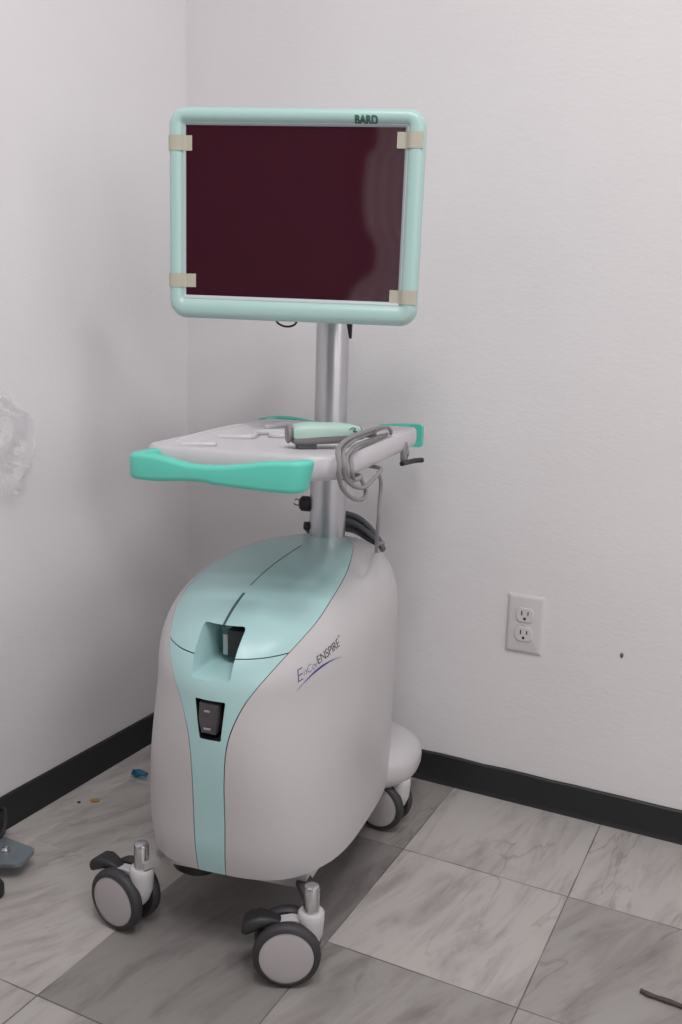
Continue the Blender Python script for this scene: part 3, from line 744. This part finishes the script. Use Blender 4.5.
# ------------------------------------------------------------------ power outlet on the right wall
OXc, OZ0, PW, PH = .7780, .3198, .0718, .1175
ou = empty('power_outlet', (OXc, 0, OZ0)); tag(ou, 'white duplex power outlet on the right wall above the black baseboard', 'outlet')
mb = MB()
def oring(x0, x1, z0, z1, y, r): return [(x, y, z) for x, z in rrect(x0, x1, z0, z1, r, 4)]
mb.loft([oring(0, PW, 0, PH, 0, .002), oring(0, PW, 0, PH, -.003, .002), oring(.0035, PW - .0035, .0035, PH - .0035, -.0055, .002), oring(.006, PW - .006, .006, PH - .006, -.0060, .002)])
mb.build('cover_plate', M['plate'], ou, auto=30)
for zc in (PH / 2 + .0195, PH / 2 - .0195):
    rc_ = MB(); o1 = []
    for k in range(40):
        a = 2 * PI * k / 40; o1.append((max(-.0172, min(.0172, .0175 * math.cos(a) * 1.08)), max(-.0142, min(.0142, .0172 * math.sin(a)))))
    rc_.loft([[(PW / 2 + x, -.004, zc + z) for x, z in o1], [(PW / 2 + x, -.0078, zc + z) for x, z in o1], [(PW / 2 + x * .95, -.0084, zc + z * .95) for x, z in o1]])
    r = rc_.build('receptacle', M['plate'], ou, auto=30)
    s = MB(); s.box((PW / 2 - .0074, -.0088, zc - .0005), (PW / 2 - .0050, -.008, zc + .0085)); s.box((PW / 2 + .0052, -.0088, zc + .0005), (PW / 2 + .0074, -.008, zc + .0078))
    s.lathe([(0, 0), (.0028, 0), (.0028, .0008), (0, .0008)], n=16, mat=Matrix.Translation((PW / 2, -.008, zc - .0072)) @ Matrix.Rotation(PI / 2, 4, 'X'))
    s.build('contact_slot', M['slot'], r, smooth=False)
MB().lathe([(0, 0), (.003, 0), (.0026, .0012), (0, .0015)], n=16, mat=Matrix.Translation((PW / 2, -.0058, PH / 2)) @ Matrix.Rotation(PI / 2, 4, 'X')).build('screw', M['plate'], ou)

# ------------------------------------------------------------------ small things on wall and floor
def crumple(name, pts_fn, nu, nv, m, amp, seed, parent=None):
    rnd = random.Random(seed); v = []; f = []
    for i in range(nu + 1):
        for k in range(nv + 1): v.append(pts_fn(i / nu, k / nv, rnd))
    for i in range(nu):
        for k in range(nv):
            a = i * (nv + 1) + k; q = [a, a + 1, a + nv + 2, a + nv + 1]
            f.append([q[0], q[1], q[2]]); f.append([q[0], q[2], q[3]])
    return link_mesh(name, v, f, m, parent, True, None, None, 38)
EDGE = [(.0, .500), (.12, .507), (.22, .492), (.32, .497), (.45, .487), (.58, .478), (.72, .472), (.82, .505), (.92, .530), (1, .545)]
def bag_pt(s, t, rnd):
    for i in range(len(EDGE) - 1):
        if s <= EDGE[i + 1][0]:
            a, b = EDGE[i], EDGE[i + 1]; e = a[1] + (b[1] - a[1]) * (s - a[0]) / (b[0] - a[0]); break
    z = .634 + .185 * s; y = -e - (.26 * t)
    zz = z + .02 * t * (1 - s) * 0
    d = .0025 + .012 * rnd.random() * min(1, t * 4 + .15) + .012 * math.sin(t * 9 + s * 4) ** 2
    return (d, y + .004 * (rnd.random() - .5), zz + .004 * (rnd.random() - .5))
bag = crumple('plastic_bag', bag_pt, 16, 18, M['film'], 0, 5)
tag(bag, 'crumpled clear plastic bag hanging on the left wall at the edge of the photo', 'bag')
def scrap_pt(s, t, rnd):
    return (.074 + .06 * s + .006 * rnd.random(), -.325 + .05 * t + .008 * rnd.random(), .0015 + .016 * rnd.random() * math.sin(PI * s) * math.sin(PI * t) + .002 * rnd.random())
wr = empty('plastic_wrapper', (.0, .0, 0)); tag(wr, 'clear crumpled plastic wrapper with a blue end on the floor behind the console', 'wrapper')
crumple('film', scrap_pt, 8, 8, M['film'], 0, 3, wr)
mb = MB(); mb.loft([[(.076 + .036 * t + .002 * math.sin(a * 3), -.302 + .011 * math.cos(a) * (1 - abs(t - .5)), .010 + .009 * math.sin(a) * (1.1 - abs(t - .5))) for a in [2 * PI * k / 10 for k in range(10)]] for t in (0, .2, .45, .7, 1)])
mb.build('blue_end', M['blue'], wr, auto=20)
def nugget(name, x, y, r, flat, m, seed, ry=1.0, rot=0):
    rnd = random.Random(seed); bm = bmesh.new(); bmesh.ops.create_icosphere(bm, subdivisions=2, radius=1)
    for vv in bm.verts:
        k = 1 + .25 * (rnd.random() - .5); p = vv.co * r * k; vv.co = Vector((p.x, p.y * ry, p.z * flat + r * flat * .85))
    mb = MB().bm(bm); o = mb.build(name, m, auto=60, loc=(x, y, 0)); o.rotation_euler = (0, 0, rot); return o
tag(nugget('orange_scrap', .079, -.424, .0095, .28, M['orange'], 2, .55, .5), 'small flat orange scrap on the floor near the left baseboard', 'scrap')
tag(nugget('dark_crumb', .056, -.444, .0035, .5, M['dark'], 4), 'tiny dark crumb on the floor beside the left baseboard', 'crumb')
tw = MB(); tw.tube([(1.1425, -.4700, .0037), (1.158, -.4735, .0037), (1.19, -.4745, .0036), (1.25, -.481, .0036), (1.32, -.480, .0036)], lambda t: .0036 - .0004 * math.sin(t * 25), n=10)
tag(tw.build('twig', M['stick']), 'thin dark brown stick lying on the tiles at lower right', 'stick')
mk = nugget('wall_chip', 0, 0, .0032, .35, M['cord'], 8, 1.7); mk.rotation_euler = (PI / 2, 0, 0); mk.location = (1.003, 0.0005, .348)
tag(mk, 'small dark chip in the white right wall, right of the outlet', 'chip')

# equipment stand cut off by the left edge of the photo
es = empty('equipment_stand', (.06, -.70, 0)); tag(es, 'steel base plate and black post of a stand cut off at the left edge', 'stand')
mb = MB(); rings = []
PLT = rpoly([(.146, -.650), (.158, -.700), (.02, -.775), (-.0 + .014, -.69), (.05, -.648)], .012)
mb.loft([[(x - .06, y + .70, .027) for x, y in PLT], [(x - .06, y + .70, .033) for x, y in PLT]]); mb.build('base_plate', M['steel'], es, auto=30)
MB().lathe([(0, .033), (.008, .033), (.008, .037), (.005, .041), (0, .042)], n=20).build('bolt', M['chrome'], es, loc=(.0455, .0185, 0))
MB().lathe([(.011, .033), (.011, .3)], n=24).build('post', M['dark'], es, loc=(-.047, .075, -.03))
MB().tube([(-.05, .085, .05), (-.02, .08, .065), (.003, .06, .055), (.005, .045, .036), (-.02, .03, .034), (-.03, .01, .036)], .004, n=10).build('cable', M['dark'], es)
MB().lathe([(0, 0), (.014, 0), (.016, .004), (.016, .02), (.012, .027), (0, .027)], n=24).build('rubber_foot', M['dark'], es, loc=(.09, -.05, 0))

# added unseen sheet, its edge shaped to give the screen a pale reflection
CE = [(1.85, 1.475), (1.73, 1.49), (1.64, 1.42), (1.42, 1.407), (1.30, 1.42), (1.125, 1.50), (1.03, 1.49), (.91, 1.36), (.80, 1.31), (.40, 1.30)]
def cedge(z):
    for (z1, x1), (z0, x0) in zip(CE, CE[1:]):
        if z >= z0: return x0 + (x1 - x0) * sst(z0, z1, z)
    return CE[-1][1]
rings = []
for i in range(41):
    z = 1.98 - 1.58 * i / 40; e = cedge(min(z, 1.85)); f = []; b = []
    for k in range(61):
        x = e + (2.1 - e) * k / 60; y = RY + .045 + .016 * math.sin(k * .9)
        f.append((x, y + .003, z)); b.append((x, y, z))
    rings.append(f + b[::-1])
tag(MB().loft(rings).build('reflection_sheet', mat('pale_grey_sheet', srgb(214, 212, 216), .85, var=(30, .92))), 'added pale sheet on the unseen back wall, shaped for the screen reflection', 'reflection_sheet')
